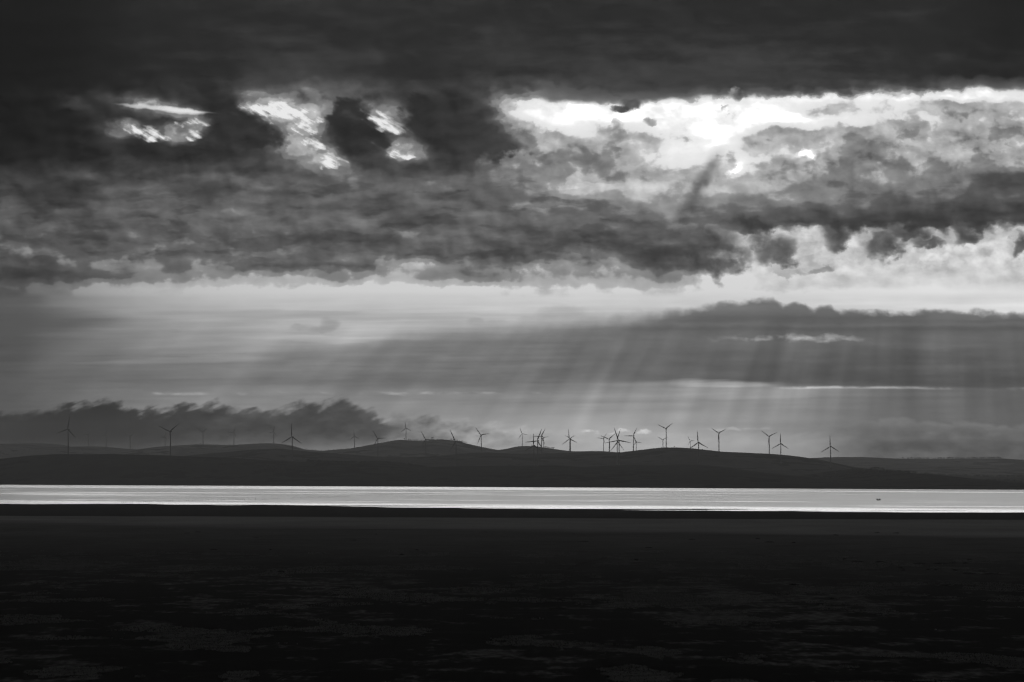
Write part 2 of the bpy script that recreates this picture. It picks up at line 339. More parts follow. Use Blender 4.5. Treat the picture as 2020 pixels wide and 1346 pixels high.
# dark towers standing in the gaps, thin at their edges
pt = vec(U + w2u * 30.0 + nb * 60.0 + e1 * 44.0 + fib * 44.0, V + nb * 44.0 + e1 * 46.0 + cau * 12.0 + fib * 20.0)
pq = vec(U + w2u * 26.0 + nb * 50.0 + e1 * 40.0 - (V - 250.0) * 0.7, V + nb * 40.0 + e1 * 46.0 + cau * 12.0)
tw = None
for p_, cu, cv, ru, rv in ((pq, 462, 236, 50, 40), (pq, 476, 266, 62, 30), (pt, 690, 236, 36, 36), (pt, 712, 278, 48, 30), (pt, 848, 222, 38, 32), (pq, 880, 254, 84, 40), (pq, 930, 286, 70, 26)):
    q = blob(p_, cu, cv, ru, rv, 0.5)
    tw = q if tw is None else vmax(tw, q)
tup = lerp(tup, 45.0 * (1.0 + nA * 0.22 + relief * 0.6) + smooth(820, 1010, U) * 16.0, tw * 0.93)
# crisp lower edge of the sheet over the open gap
EDGE = [(900,150),(960,175),(1010,186),(1050,190),(1100,202),(1200,204),(1300,200),(1400,193),(1500,190),(1650,186),(1720,181),(1850,181),(1900,173),(2010,178)]
c_se, c_fr, c_z = curves(UN, EDGE, [(900,8),(1500,9),(1650,30),(1850,28),(2010,10)], [(0,0),(2000,1)])
d_s = c_se - (V + n_sheet * 10.0 + e1 * c_fr + nb * 12.0)
tup = lerp(tup, vmin(tup, 60.0 + n_sheet * 40.0 + smooth(30, 0, d_s) * 40.0 + smooth(1400, 1050, U) * 20.0), smooth(-4, 9, d_s) * smooth(990, 1080, U))
# ragged fringe under the shelf at right: pale breaks with dark clumps hanging between them
pf = vec(U + w2u * 24.0 + nb * 40.0 + e1 * 44.0, V + w2v * 14.0 + nb * 34.0 + e1 * 48.0 + cau * 14.0)
pale = smooth(1400, 1520, U + nb * 120.0) * smooth(444, 458, V + e1 * 34.0 + nb * 30.0) * smooth(580, 556, V)
tup = lerp(tup, 206.0 + nB * 60.0 + relief * 50.0, pale * 0.8)
fr = None
for cu, cv, ru, rv, k in ((1400, 500, 60, 40, 1.0), (1475, 448, 44, 14, 0.9), (1532, 500, 34, 28, 0.95), (1500, 474, 18, 16, 0.8), (1655, 468, 26, 26, 1.0), (1620, 534, 24, 9, 0.5), (1745, 484, 32, 26, 1.0), (1790, 462, 40, 14, 1.0),
                          (1832, 480, 30, 13, 1.0), (1905, 464, 18, 20, 1.0), (1560, 540, 30, 7, 0.3), (2012, 484, 14, 20, 0.9)):
    q = blob(pf, cu, cv, ru * 1.1, rv * 1.1, 0.95) * k
    fr = q if fr is None else vmax(fr, q)
tup = lerp(tup, 66.0 * (1.0 + nB * 0.35 + relief), fr * 0.84)
c_cap, = curves(UN, [(0,98),(100,132),(200,162),(300,182),(500,204),(900,214),(1500,220),(2010,234)])
tup = lerp(tup, vmin(tup, c_cap), smooth(530, 552, V))
# a few singular things: the thin lit streak at left, the break in the right-hand towers, scud in the gap
pl = vec(U, V + n_streak * 8.0 - (U - 330.0) * 0.10 + e1 * 7)
tup = lerp(tup, 236.0, blob(pl, 325, 215, 80, 3.5, 1.0) * 0.7)
tup = lerp(tup, 236.0, blob(pl, 362, 217, 36, 6.0, 1.0) * 0.8)
ps = vec(U + w2u * 24 + e1 * 34, V + e1 * 38.0 + w2v * 14)
tup = lerp(tup, 250.0, blob(ps, 1590, 304, 22, 10, 0.9))
pd = vec(U + w2u * 16 + e1 * 24, V + e1 * 24.0 + nb * 14.0)
for cu, cv, ru, rv in ((1246, 207, 24, 11), (1222, 213, 14, 6)):
    tup = lerp(tup, 76.0 + e1 * 60.0, blob(pd, cu, cv, ru, rv, 0.7) * 0.92)
for cu, cv, ru, rv, tone in ((1283, 238, 9, 11, 140), (1217, 260, 13, 17, 135), (1457, 187, 11, 9, 105), (1432, 212, 9, 4, 190)):
    tup = lerp(tup, tone * (1.0 + e1 * 1.6), blob(ps, cu, cv, ru * 1.1, rv * 1.1, 1.0) * clamp01(0.9 + e1 * 2.4))
# one shadow shaft painted across the deck's tones, a pale one beside it
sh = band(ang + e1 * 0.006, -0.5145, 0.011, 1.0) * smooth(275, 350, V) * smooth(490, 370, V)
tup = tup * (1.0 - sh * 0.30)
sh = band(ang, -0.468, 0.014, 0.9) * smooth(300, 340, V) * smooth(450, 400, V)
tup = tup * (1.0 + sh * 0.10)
# clear air between the clouds shows the bright sky near the sun
nish = wt.nodes.new('ShaderNodeTexSky'); nish.sky_type = 'NISHITA'; nish.sun_disc = False
nish.sun_elevation = SUN_EL; nish.sun_rotation = SUN_AZ; nish.altitude = 700
bwn = wt.nodes.new('ShaderNodeRGBToBW'); wt.links.new(nish.outputs[0], bwn.inputs[0])
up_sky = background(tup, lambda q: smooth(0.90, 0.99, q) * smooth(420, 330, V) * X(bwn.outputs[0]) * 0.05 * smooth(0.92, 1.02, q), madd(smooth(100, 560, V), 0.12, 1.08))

# =========== the same sky beyond the frame, in broad strokes
R = lambda a, b: [a + (b - a) * k / 4 for k in range(5)]
AROUND = [(-3200, R(40, 42)), (-900, R(40, 42)), (0, R(38, 40)), (150, R(32, 48)), (240, R(36, 120)), (330, R(56, 110)), (430, R(78, 66)), (530, R(80, 120)), (580, R(95, 220)), (660, R(86, 110)), (760, R(84, 90)), (880, R(64, 80))]
n_out = noise(U / 420.0, V / 90.0, 4, 0.5, 12.0)
t_out = grid(U, V + n_out * 60.0, AROUND, step=505.0) * (1.0 + n_out * 0.8)
out_sky = background(t_out)

def mixs(f, a, b):
    n = wt.nodes.new('ShaderNodeMixShader'); wt.links.new(f.s, n.inputs[0]); wt.links.new(a, n.inputs[1]); wt.links.new(b, n.inputs[2]); return n.outputs[0]
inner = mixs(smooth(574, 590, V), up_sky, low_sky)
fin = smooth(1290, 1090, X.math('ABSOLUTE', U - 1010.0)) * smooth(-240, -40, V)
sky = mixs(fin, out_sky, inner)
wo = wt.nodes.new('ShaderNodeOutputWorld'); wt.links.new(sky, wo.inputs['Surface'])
world.cycles.sampling_method = 'MANUAL'; world.cycles.sample_map_resolution = 512

# ------------------------------------------------------------------ sun, veiled by the cloud sheet
sun_data = bpy.data.lights.new('sun', 'SUN'); sun_data.energy = 0.5; sun_data.angle = math.radians(34)
sun_data.color = (1.0, 0.995, 0.985)
sun = bpy.data.objects.new('sun', sun_data); scene.collection.objects.link(sun)
sd = Vector((math.sin(SUN_AZ) * math.cos(SUN_EL), math.cos(SUN_AZ) * math.cos(SUN_EL), math.sin(SUN_EL)))
sun.rotation_euler = (-sd).to_track_quat('-Z', 'Y').to_euler()
sun.location = (600, 4000, 900)

# ================================================================== LARGE STRUCTURE
rng = np.random.default_rng(7); random.seed(7)
_lat = rng.random((256, 256))
def vnoise(x, y, s):
    x = np.asarray(x, float) + s * 37.7; y = np.asarray(y, float) + s * 71.3
    xi = np.floor(x).astype(int); yi = np.floor(y).astype(int); fx = x - xi; fy = y - yi
    fx = fx * fx * (3 - 2 * fx); fy = fy * fy * (3 - 2 * fy)
    g = lambda a, b: _lat[a % 256, b % 256]
    return (g(xi, yi) * (1 - fx) + g(xi + 1, yi) * fx) * (1 - fy) + (g(xi, yi + 1) * (1 - fx) + g(xi + 1, yi + 1) * fx) * fy - 0.5
def fbm(x, y, s=0, oct=4, gain=0.5):
    a, f, t = 1.0, 1.0, 0.0
    for o in range(oct):
        t = t + a * vnoise(x * f, y * f, s + o * 3.1); a *= gain; f *= 2.03
    return t
def photo(px, py, d):                       # world point seen at photo pixel (px, py) at distance d
    return Vector(((px - 1010) * K * d, d, CAMZ - (py - HOR) * K * d))
def on_flat(px, py):                        # the same, on the lake bed (z = 0)
    return photo(px, py, CAMZ / ((py - HOR) * K))
def near_shore(x): return 5660.0 - (x + 804.0) * 0.788
def far_shore(x): return 11100.0 - (np.clip(x, -3500, 2200) + 1576.0) * 0.814

def link(o, parent=None):
    scene.collection.objects.link(o)
    if parent is not None: o.parent = parent
    return o
def mesh_obj(name, verts, faces, mat, parent=None, smooth_faces=False):
    me = bpy.data.meshes.new(name); me.from_pydata([tuple(v) for v in verts], [], faces)
    if mat: me.materials.append(mat)
    if smooth_faces: me.polygons.foreach_set('use_smooth', [True] * len(me.polygons))
    me.update()
    return link(bpy.data.objects.new(name, me), parent)
def grid_mesh(name, P, mat):
    """P: array (rows, cols, 3)"""
    r, c, _ = P.shape
    me = bpy.data.meshes.new(name)
    idx = np.arange(r * c).reshape(r, c)
    q = np.stack([idx[:-1, :-1], idx[:-1, 1:], idx[1:, 1:], idx[1:, :-1]], -1).reshape(-1, 4)
    me.vertices.add(r * c); me.vertices.foreach_set('co', P.reshape(-1).astype(np.float32))
    me.loops.add(q.size); me.loops.foreach_set('vertex_index', q.reshape(-1).astype(np.int32))
    me.polygons.add(len(q)); me.polygons.foreach_set('loop_start', np.arange(0, q.size, 4, dtype=np.int32))
    me.polygons.foreach_set('use_smooth', np.ones(len(q), bool))
    me.materials.append(mat); me.update(); me.validate()
    return link(bpy.data.objects.new(name, me))
def tag(o, label=None, category=None, group=None, kind=None):
    if label: o['label'] = label
    if category: o['category'] = category
    if group: o['group'] = group
    if kind: o['kind'] = kind
    return o

# ------------------------------------------------------------------ materials
def new_mat(name):
    m = bpy.data.materials.new(name); m.use_nodes = True
    X.tree = m.node_tree
    return m, m.node_tree.nodes['Principled BSDF']
def gsock(b, name, x): X.tree.links.new(x.s, b.inputs[name])
def position():
    g = X.tree.nodes.new('ShaderNodeNewGeometry'); s = X.tree.nodes.new('ShaderNodeSeparateXYZ')
    X.tree.links.new(g.outputs['Position'], s.inputs[0])
    return [X(o) for o in s.outputs]
def plain(name, v, rough=0.8, spec=0.2, mott=0.15, scale=3.0):
    m, b = new_mat(name); px_, py_, pz_ = position()
    n = noise(px_ / scale, py_ / scale + pz_ / scale, 3, 0.5)
    gsock(b, 'Base Color', v * (1.0 + n * mott * 2))
    b.inputs['Roughness'].default_value = rough; b.inputs['Specular IOR Level'].default_value = spec
    return m

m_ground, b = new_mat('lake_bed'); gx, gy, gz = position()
b.inputs['Roughness'].default_value = 1.0; b.inputs['Specular IOR Level'].default_value = 0.0
back = (5660.0 - (gx + 804.0) * 0.788) - gy             # metres back from the water's edge
n1 = noise(gx / 420.0, gy / 260.0, 5, 0.55, 21.0)
n2 = noise(gx / 26.0, gy / 46.0, 5, 0.6, 22.0)
n3 = noise(gx / 3.5, gy / 14.0, 3, 0.6, 23.0)
n4 = noise(gx / 110.0, gy / 240.0, 4, 0.55, 24.0)
bb = back + n1 * 420.0 + n4 * 130.0
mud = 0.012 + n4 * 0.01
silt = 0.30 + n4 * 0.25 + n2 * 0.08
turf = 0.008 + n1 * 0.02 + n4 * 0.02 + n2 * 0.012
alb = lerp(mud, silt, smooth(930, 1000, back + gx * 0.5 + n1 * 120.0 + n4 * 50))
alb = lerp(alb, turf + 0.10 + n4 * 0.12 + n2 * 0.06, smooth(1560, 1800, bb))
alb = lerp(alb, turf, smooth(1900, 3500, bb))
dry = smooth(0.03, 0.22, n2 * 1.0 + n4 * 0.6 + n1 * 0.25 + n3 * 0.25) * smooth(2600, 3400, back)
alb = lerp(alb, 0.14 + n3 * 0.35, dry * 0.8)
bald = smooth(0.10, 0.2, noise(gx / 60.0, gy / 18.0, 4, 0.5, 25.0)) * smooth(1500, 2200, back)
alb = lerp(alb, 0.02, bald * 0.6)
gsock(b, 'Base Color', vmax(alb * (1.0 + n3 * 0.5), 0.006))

m_water, b = new_mat('lake_water'); gx, gy, gz = position()
b.inputs['Base Color'].default_value = (0.012, 0.012, 0.012, 1); b.inputs['IOR'].default_value = 1.33
l1 = noise(gx / 900.0, (gy + gx * 0.8) / 260.0, 4, 0.5, 31.0)
l2 = noise(gx / 160.0, (gy + gx * 0.8) / 45.0, 4, 0.6, 32.0)
off = (gy + (gx + 804.0) * 0.788) - 5660.0               # metres out from the near shore
calm = smooth(600.0, 200.0, off + l1 * 420.0) + smooth(3350, 3900, off + l1 * 700.0 + l2 * 200) * smooth(900, -100, gx)
calm = clamp01(calm + smooth(0.09, 0.17, l1 + l2 * 0.35) * 0.8)
l3 = noise(gx / 42.0, (gy + gx * 0.8) / 16.0, 3, 0.6, 33.0)
gsock(b, 'Roughness', clamp01(lerp(0.38, 0.18, calm) + l2 * 0.16 + l3 * 0.10))

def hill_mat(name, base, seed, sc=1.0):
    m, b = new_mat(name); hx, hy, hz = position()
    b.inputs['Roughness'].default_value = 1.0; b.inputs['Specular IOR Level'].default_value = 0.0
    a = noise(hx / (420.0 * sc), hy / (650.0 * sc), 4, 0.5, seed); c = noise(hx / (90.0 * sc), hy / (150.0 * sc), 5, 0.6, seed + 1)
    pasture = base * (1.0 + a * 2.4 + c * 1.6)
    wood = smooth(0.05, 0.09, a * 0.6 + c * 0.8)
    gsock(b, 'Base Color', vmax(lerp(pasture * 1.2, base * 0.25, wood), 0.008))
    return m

# ------------------------------------------------------------------ ground: one sheet, with the lake's basin
def spread(*segs): return np.unique(np.concatenate([np.arange(a, e, s) for a, e, s in segs]))
gxs = spread((-15000, -3000, 1500), (-3000, -1400, 100), (-1400, 1400, 14), (1400, 3000, 100), (3000, 15001, 1500))
gys = spread((-2500, 600, 300), (600, 900, 50), (900, 2600, 12), (2600, 4200, 20), (4200, 6400, 11), (6400, 8600, 100), (8600, 12000, 60), (12000, 30001, 1500))
GX, GY = np.meshgrid(gxs, gys)
def ground_z(x, y):
    z = fbm(x / 260, y / 260, 1, 3) * 0.5 + fbm(x / 30, y / 30, 2, 3) * 0.25
    o = y - near_shore(x)
    edge = fbm(x / 300, y / 80, 3, 5, 0.55) * (1.1 + 0.7 * np.clip((x + 200) / 700, 0, 1))
    z = z * np.clip((-o - 100) / 900, 0.04, 1) - np.clip((o + 150) / 500, 0, 1) * 1.0 + edge * np.exp(-((o - 60) / 260.0) ** 2)
    z = z - np.clip((o - 300) / 500, 0, 1) * 2.0
    f = y - far_shore(x)
    rise = np.clip((f + 260) / 260, 0, 1); z = np.where(f > -260, z * (1 - rise) + rise * (0.35 + fbm(x / 200, y / 200, 4, 3) * 0.3), z)
    return np.where(o < -260, np.maximum(z, -0.15), z)
GZ = ground_z(GX, GY)
WATER_Z = -0.30
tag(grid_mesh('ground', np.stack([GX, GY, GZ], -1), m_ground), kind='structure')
wx = np.array([-4500, -1500, 0, 1500, 4500.0]); wy = np.linspace(3000, 13500, 8)
WX, WY = np.meshgrid(wx, wy); tag(grid_mesh('lake_water', np.stack([WX, WY, WX * 0 + WATER_Z], -1), m_water), kind='structure')

# ------------------------------------------------------------------ hills: four ridges, each farther, with extra haze paleness painted into its base colour
RIDGE1 = [(-600,930),(-200,912),(10,905),(60,899),(110,895.5),(170,896),(230,897),(300,898),(370,899.5),(450,903),(510,907.5),(560,909.5),(620,911),(670,913),(760,914),(800,918),(840,922.5),(900,920.5),
          (960,919.5),(1010,919),(1090,918),(1150,922),(1200,919),(1240,917.5),(1290,919),(1330,917),(1380,917),(1420,922),(1480,930),(1530,936),(1580,940),(1620,935),(1660,928),(1700,926),(1740,929),(1800,937),(1850,944),(1880,949),(1950,950),(2010,950),(2200,948),(2600,940)]
RIDGE2 = [(-600,915),(0,912),(300,908),(380,899),(430,894.5),(510,887),(550,885),(620,892),(700,898),(770,902.5),(830,902),(900,896.5),(960,893),(1010,895.5),(1060,896),(1150,893),(1220,893.5),(1260,888.5),(1290,885),(1312,883),(1330,883),
          (1360,885),(1420,891.5),(1500,895),(1550,899),(1580,903),(1610,911),(1640,918.5),(1680,923),(1720,931),(1800,938),(2000,941),(2600,930)]
RIDGE3 = [(-600,888),(0,877),(90,875),(115,877),(135,882),(200,881),(270,887),(310,887),(360,880),(400,877),(460,879),(510,876),(545,875),(570,878),(600,887),(640,890),(700,885),(760,874),(790,868),(830,871),(870,867),
          (900,870),(930,878),(960,884),(982,889),(1005,885),(1020,881),(1050,880.5),(1075,884),(1100,888),(1130,891),(1180,890),(1215,893),(1260,900),(1350,908),(1600,917),(2000,921),(2600,915)]
RIDGE4 = [(-600,900),(800,905),(1300,908),(1560,906),(1640,902),(1700,902),(1760,905),(1830,906),(1900,905),(1960,904.5),(2010,907),(2300,900),(2600,904)]
def foot1(x): return far_shore(x) + 25.0
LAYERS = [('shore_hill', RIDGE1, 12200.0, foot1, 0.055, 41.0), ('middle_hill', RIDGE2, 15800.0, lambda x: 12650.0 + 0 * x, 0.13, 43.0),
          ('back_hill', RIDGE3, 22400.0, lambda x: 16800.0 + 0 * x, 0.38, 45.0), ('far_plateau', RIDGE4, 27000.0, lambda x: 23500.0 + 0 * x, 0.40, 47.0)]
def hill_z(layer, x, y):
    name, ridge, D, foot, _, seed = layer
    p = 1010 + x / (K * D)
    ry = np.interp(p, [r[0] for r in ridge], [r[1] for r in ridge])
    ry = sum(np.interp(p + o, [r[0] for r in ridge], [r[1] for r in ridge]) for o in (-9, -4, 0, 4, 9)) / 5.0 * 0.6 + ry * 0.4
    zr = CAMZ - (ry - HOR) * K * D
    f = foot(x); s = (y - f) / (D - f)
    front = np.sin(np.clip(s, 0, 1) * np.pi / 2) ** 1.15
    backf = np.cos(np.clip((s - 1) / 0.55, 0, 1) * np.pi / 2) ** 1.2
    rel = np.where(s <= 1, front, backf)
    wob = fbm(x / 900, y / 600, seed, 4) * 0.45 * rel * (1 - rel) * 4
    z = zr * (rel + wob * np.where(s <= 1, 0.45, 0.2)) + fbm(x / 120, y / 160, seed + 5, 3) * 2.2 * np.clip(s, 0, 1)
    return np.where((s <= 0) | (s >= 1.55), -3.0, z)
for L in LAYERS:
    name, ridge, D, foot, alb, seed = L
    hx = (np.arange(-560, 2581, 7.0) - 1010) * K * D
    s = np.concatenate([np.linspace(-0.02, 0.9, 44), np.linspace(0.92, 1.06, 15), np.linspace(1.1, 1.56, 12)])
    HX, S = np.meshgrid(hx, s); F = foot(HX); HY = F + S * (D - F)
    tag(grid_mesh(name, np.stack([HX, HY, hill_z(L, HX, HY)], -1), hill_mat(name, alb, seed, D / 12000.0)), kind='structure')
def terrain_many(x, y): return np.maximum(np.max([hill_z(L, x, y) for L in LAYERS], axis=0), 0.0)
def terrain(x, y): return float(terrain_many(np.array([float(x)]), np.array([float(y)]))[0])

# wheel ruts crossing the near lake bed
m_rut = plain('rut_soil', 0.012, 1.0, 0.0)
path = [(-70, 960), (-64, 1001), (-50, 1136), (-31, 1376), (-17.6, 1553), (0, 1746), (26, 2010), (60, 2330)]
ys_ = np.arange(960, 2330, 6.0); xs_ = np.interp(ys_, [p[1] for p in path], [p[0] for p in path]) + fbm(ys_ / 90, ys_ * 0, 61, 3) * 7
V_, F_ = [], []
for side in (-0.85, 0.85):
    n0 = len(V_)
    for i, (x, y) in enumerate(zip(xs_, ys_)):
        w = 0.34 + 0.12 * math.sin(i * 1.7) + 0.1 * random.random()
        zc = float(ground_z(np.array([x]), np.array([y]))[0]) + 0.06
        V_ += [(x + side - w, y, zc), (x + side + w, y, zc)]
        if i: F_.append((n0 + 2 * i - 2, n0 + 2 * i - 1, n0 + 2 * i + 1, n0 + 2 * i))
tag(mesh_obj('wheel_track', V_, F_, m_rut), kind='structure')

# haze: one even body of air round everything
hm = bpy.data.materials.new('haze_air'); hm.use_nodes = True; nt = hm.node_tree; nt.nodes.clear()
pv = nt.nodes.new('ShaderNodeVolumePrincipled'); ho = nt.nodes.new('ShaderNodeOutputMaterial')
pv.inputs['Color'].default_value = (0.92, 0.92, 0.92, 1); pv.inputs['Density'].default_value = 4.0e-5; pv.inputs['Anisotropy'].default_value = 0.2
nt.links.new(pv.outputs[0], ho.inputs['Volume'])
x0, x1, y0, y1, z0, z1 = -16000, 16000, -3500, 30700, -8, 420
hz = mesh_obj('haze', [(x0,y0,z0),(x1,y0,z0),(x1,y1,z0),(x0,y1,z0),(x0,y0,z1),(x1,y0,z1),(x1,y1,z1),(x0,y1,z1)],
              [(0,3,2,1),(4,5,6,7),(0,1,5,4),(1,2,6,5),(2,3,7,6),(3,0,4,7)], hm)
tag(hz, kind='stuff')

# ================================================================== THINGS
def empty(name, loc):
    e = bpy.data.objects.new(name, None); e.location = loc; e.empty_display_size = 2.0
    return link(e)
m_turbine = plain('turbine_paint', 0.55, 0.5, 0.3, 0.05, 8.0)
m_leaf = plain('tree_leaves', 0.05, 1.0, 0.0, 0.4, 2.0)
m_bark = plain('tree_bark', 0.05, 1.0, 0.0, 0.3, 1.0)

# ---- wind turbines: one set of meshes, 80 m tower and 44 m blades at scale 1
def lathe(name, prof, n, axis='Z'):
    vs, fs = [], []
    for (r, h) in prof:
        for k in range(n):
            a = 2 * math.pi * k / n; c = (r * math.cos(a), r * math.sin(a), h)
            vs.append(c if axis == 'Z' else (c[0], -c[2], c[1]))
    for i in range(len(prof) - 1):
        for k in range(n):
            fs.append((i * n + k, i * n + (k + 1) % n, (i + 1) * n + (k + 1) % n, (i + 1) * n + k))
    fs.append(tuple(range(n))[::-1]); fs.append(tuple((len(prof) - 1) * n + k for k in range(n)))
    me = bpy.data.meshes.new(name); me.from_pydata(vs, [], fs); me.materials.append(m_turbine)
    me.polygons.foreach_set('use_smooth', [True] * (len(fs) - 2) + [False] * 2); me.update()
    return me
me_tower = lathe('tower', [(2.9, -1.5), (2.9, 0.25), (2.25, 0.35), (2.1, 8), (1.75, 42), (1.35, 78.4)], 16)
me_hub = lathe('hub', [(1.5, 0.0), (1.75, 1.0), (1.6, 2.4), (1.0, 3.5), (0.15, 3.9)], 12, 'Y')
def nacelle_mesh():
    sec = [(-2.6, 1.5, 1.5), (-1.5, 1.75, 1.8), (4.0, 1.85, 2.0), (8.0, 1.6, 1.75), (9.0, 1.1, 1.2)]
    vs, fs, n = [], [], 10
    for (y, hw, hh) in sec:
        for k in range(n):
            a = 2 * math.pi * k / n; c, s = math.cos(a), math.sin(a)
            q = (abs(c) ** 4 + abs(s) ** 4) ** 0.25
            vs.append((hw * c / q, y, hh * s / q + 0.2))
    for i in range(len(sec) - 1):
        for k in range(n): fs.append((i * n + k, i * n + (k + 1) % n, (i + 1) * n + (k + 1) % n, (i + 1) * n + k))
    fs.append(tuple(range(n))); fs.append(tuple(range((len(sec) - 1) * n, len(sec) * n))[::-1])
    me = bpy.data.meshes.new('nacelle'); me.from_pydata(vs, [], fs); me.materials.append(m_turbine); me.update(); return me
def blade_mesh():
    sec = [(1.0, 1.9, 1.9, 0), (3.0, 2.0, 1.8, 4), (8.5, 3.9, 1.0, 12), (15, 3.3, 0.75, 8), (25, 2.5, 0.5, 4), (36, 1.7, 0.32, 1), (42, 1.0, 0.2, 0), (44, 0.35, 0.08, 0)]
    vs, fs, n = [], [], 8
    for (z, ch, th, tw) in sec:
        for k in range(n):
            a = 2 * math.pi * k / n; x = ch * 0.5 * math.cos(a) - ch * 0.12; y = th * 0.5 * math.sin(a) * (0.75 + 0.25 * math.cos(a)); t = math.radians(tw)
            vs.append((x * math.cos(t) - y * math.sin(t), x * math.sin(t) + y * math.cos(t) - 0.0009 * z * z, z))
    for i in range(len(sec) - 1):
        for k in range(n): fs.append((i * n + k, i * n + (k + 1) % n, (i + 1) * n + (k + 1) % n, (i + 1) * n + k))
    fs.append(tuple(range(n))[::-1]); fs.append(tuple(range((len(sec) - 1) * n, len(sec) * n)))
    me = bpy.data.meshes.new('blade'); me.from_pydata(vs, [], fs); me.materials.append(m_turbine)
    me.polygons.foreach_set('use_smooth', [True] * len(fs)); me.update(); return me
me_nac, me_blade = nacelle_mesh(), blade_mesh()
G = 'wind turbines of the wind farm on the hills'
# hub x, hub y, base y, rough distance, blade angle (clockwise from straight up), blade length in photo pixels, label
TURBINES = [
 (134.6, 847, 895.5, 12200, 12, 27, 'tall dark wind turbine on the shore hill, leftmost of all the turbines'),
 (174.7, 858, 881, 25000, 40, 10, 'faint far tower swallowed by low cloud, first to the right of the leftmost turbine'),
 (209.5, 858, 883, 24500, 20, 10, 'faint far turbine in low cloud, second to the right of the leftmost turbine'),
 (256.8, 861, 886, 24000, 60, 11, 'faint far turbine in mist midway between the two big turbines at far left'),
 (325.7, 862, 886.5, 23500, 18, 12, 'small hazy turbine just left of and behind the big Y-shaped turbine at far left'),
 (336.3, 851.5, 898.5, 12200, 294, 27, 'big dark turbine with blades in a Y, second large one from the left'),
 (400.6, 852, 877, 22500, 298, 14.5, 'small hazy Y-shaped turbine on the back hill under the left cloud bank'),
 (461.5, 852.7, 877.5, 22500, 28, 13.5, 'small hazy turbine with one blade pointing left, right of the small Y-shaped one'),
 (540, 852, 875, 22400, 15, 12, 'small hazy turbine standing just left of the big three-pointed one on the left'),
 (576.5, 862, 909, 12100, 1, 26.5, 'big dark turbine with one blade straight up, below the tallest cloud of the left bank'),
 (699.5, 861, 884, 23500, 355, 12, 'very faint misty turbine in the dip left of the rounded back hill'),
 (745.5, 865.3, 902, 15800, 328, 19, 'grey turbine at the left foot of the rounded back hill'),
 (801, 845, 868, 22400, 354, 13.5, 'small turbine alone on the top of the rounded back hill'),
 (840, 867, 902.5, 15800, 332, 19.5, 'grey turbine standing in front of the rounded back hill with hub at its skyline'),
 (899.6, 871.4, 921, 12200, 334, 26, 'big turbine before the right shoulder of the rounded hill, tower reaching down the slope'),
 (949.4, 858.3, 893.6, 15800, 322, 19, 'clear dark turbine on the ridge right of the rounded back hill'),
 (1030.3, 856, 881.5, 22400, 340, 13, 'small thin turbine on the small back hill, left of the central cluster'),
 (1053.6, 879.4, 919.5, 12200, 1, 24, 'left one of the two big turbines in the central cluster, hub low on the skyline'),
 (1060.7, 870, 919.5, 12100, 24, 25.7, 'right one of the two big turbines in the central cluster, blade pointing left'),
 (1068.3, 861.2, 895.5, 15800, 32, 18.5, 'higher middle-sized turbine behind the two big ones of the central cluster'),
 (1072.6, 863.4, 883, 22400, 82, 10, 'small pale turbine at the right edge of the central cluster'),
 (1124, 866.6, 893.8, 15800, 355, 19, 'lone turbine on the ridge midway between the two turbine clusters'),
 (1125.5, 865, 889, 23000, 60, 11, 'small far turbine hidden right behind the lone ridge turbine between the clusters'),
 (1190.6, 865.4, 890.5, 22500, 278, 10, 'thin pale turbine with a blade pointing left, at the left edge of the right cluster'),
 (1202, 866.6, 894, 15800, 292, 19, 'dark Y-shaped turbine at the left of the right-hand cluster'),
 (1217.5, 869.7, 916, 12600, 20, 24.5, 'left one of the two big crossing turbines in the right-hand cluster'),
 (1221.3, 869.4, 918.5, 12150, 340, 27, 'right one of the two big crossing turbines in the right-hand cluster'),
 (1249.5, 860, 890.5, 15800, 30, 18.5, 'dark turbine with a blade pointing left, right of the right-hand cluster'),
 (1255, 872.3, 895, 23000, 97, 10, 'pale far turbine close behind the turbine right of the right-hand cluster'),
 (1308, 868, 892, 24000, 300, 9, 'very faint far turbine just left of the turbine on the highest hilltop'),
 (1314.2, 845.6, 883, 15800, 295, 18.5, 'dark turbine on the crest of the highest dark hill, its hub the highest'),
 (1362, 870, 893, 25000, 330, 9, 'very faint far turbine behind the falling ridge right of the highest hilltop'),
 (1378, 873.4, 916.5, 12500, 357, 24.5, 'turbine with one blade straight up before the slope right of the highest hilltop'),
 (1418.3, 854.7, 892, 15800, 304, 18.5, 'Y-shaped turbine alone on the falling ridge right of the highest hilltop'),
 (1517.6, 861.2, 896.5, 15800, 306, 19.5, 'Y-shaped turbine, left one of the close pair on the right ridge'),
 (1540.3, 875.4, 914, 14600, 1, 20.5, 'lower turbine with one blade up, right one of the close pair on the right ridge'),
 (1638.5, 881, 922, 13300, 359, 22, 'rightmost turbine, alone where the ridge runs down to the right'),
]
YAW = math.radians(-24)
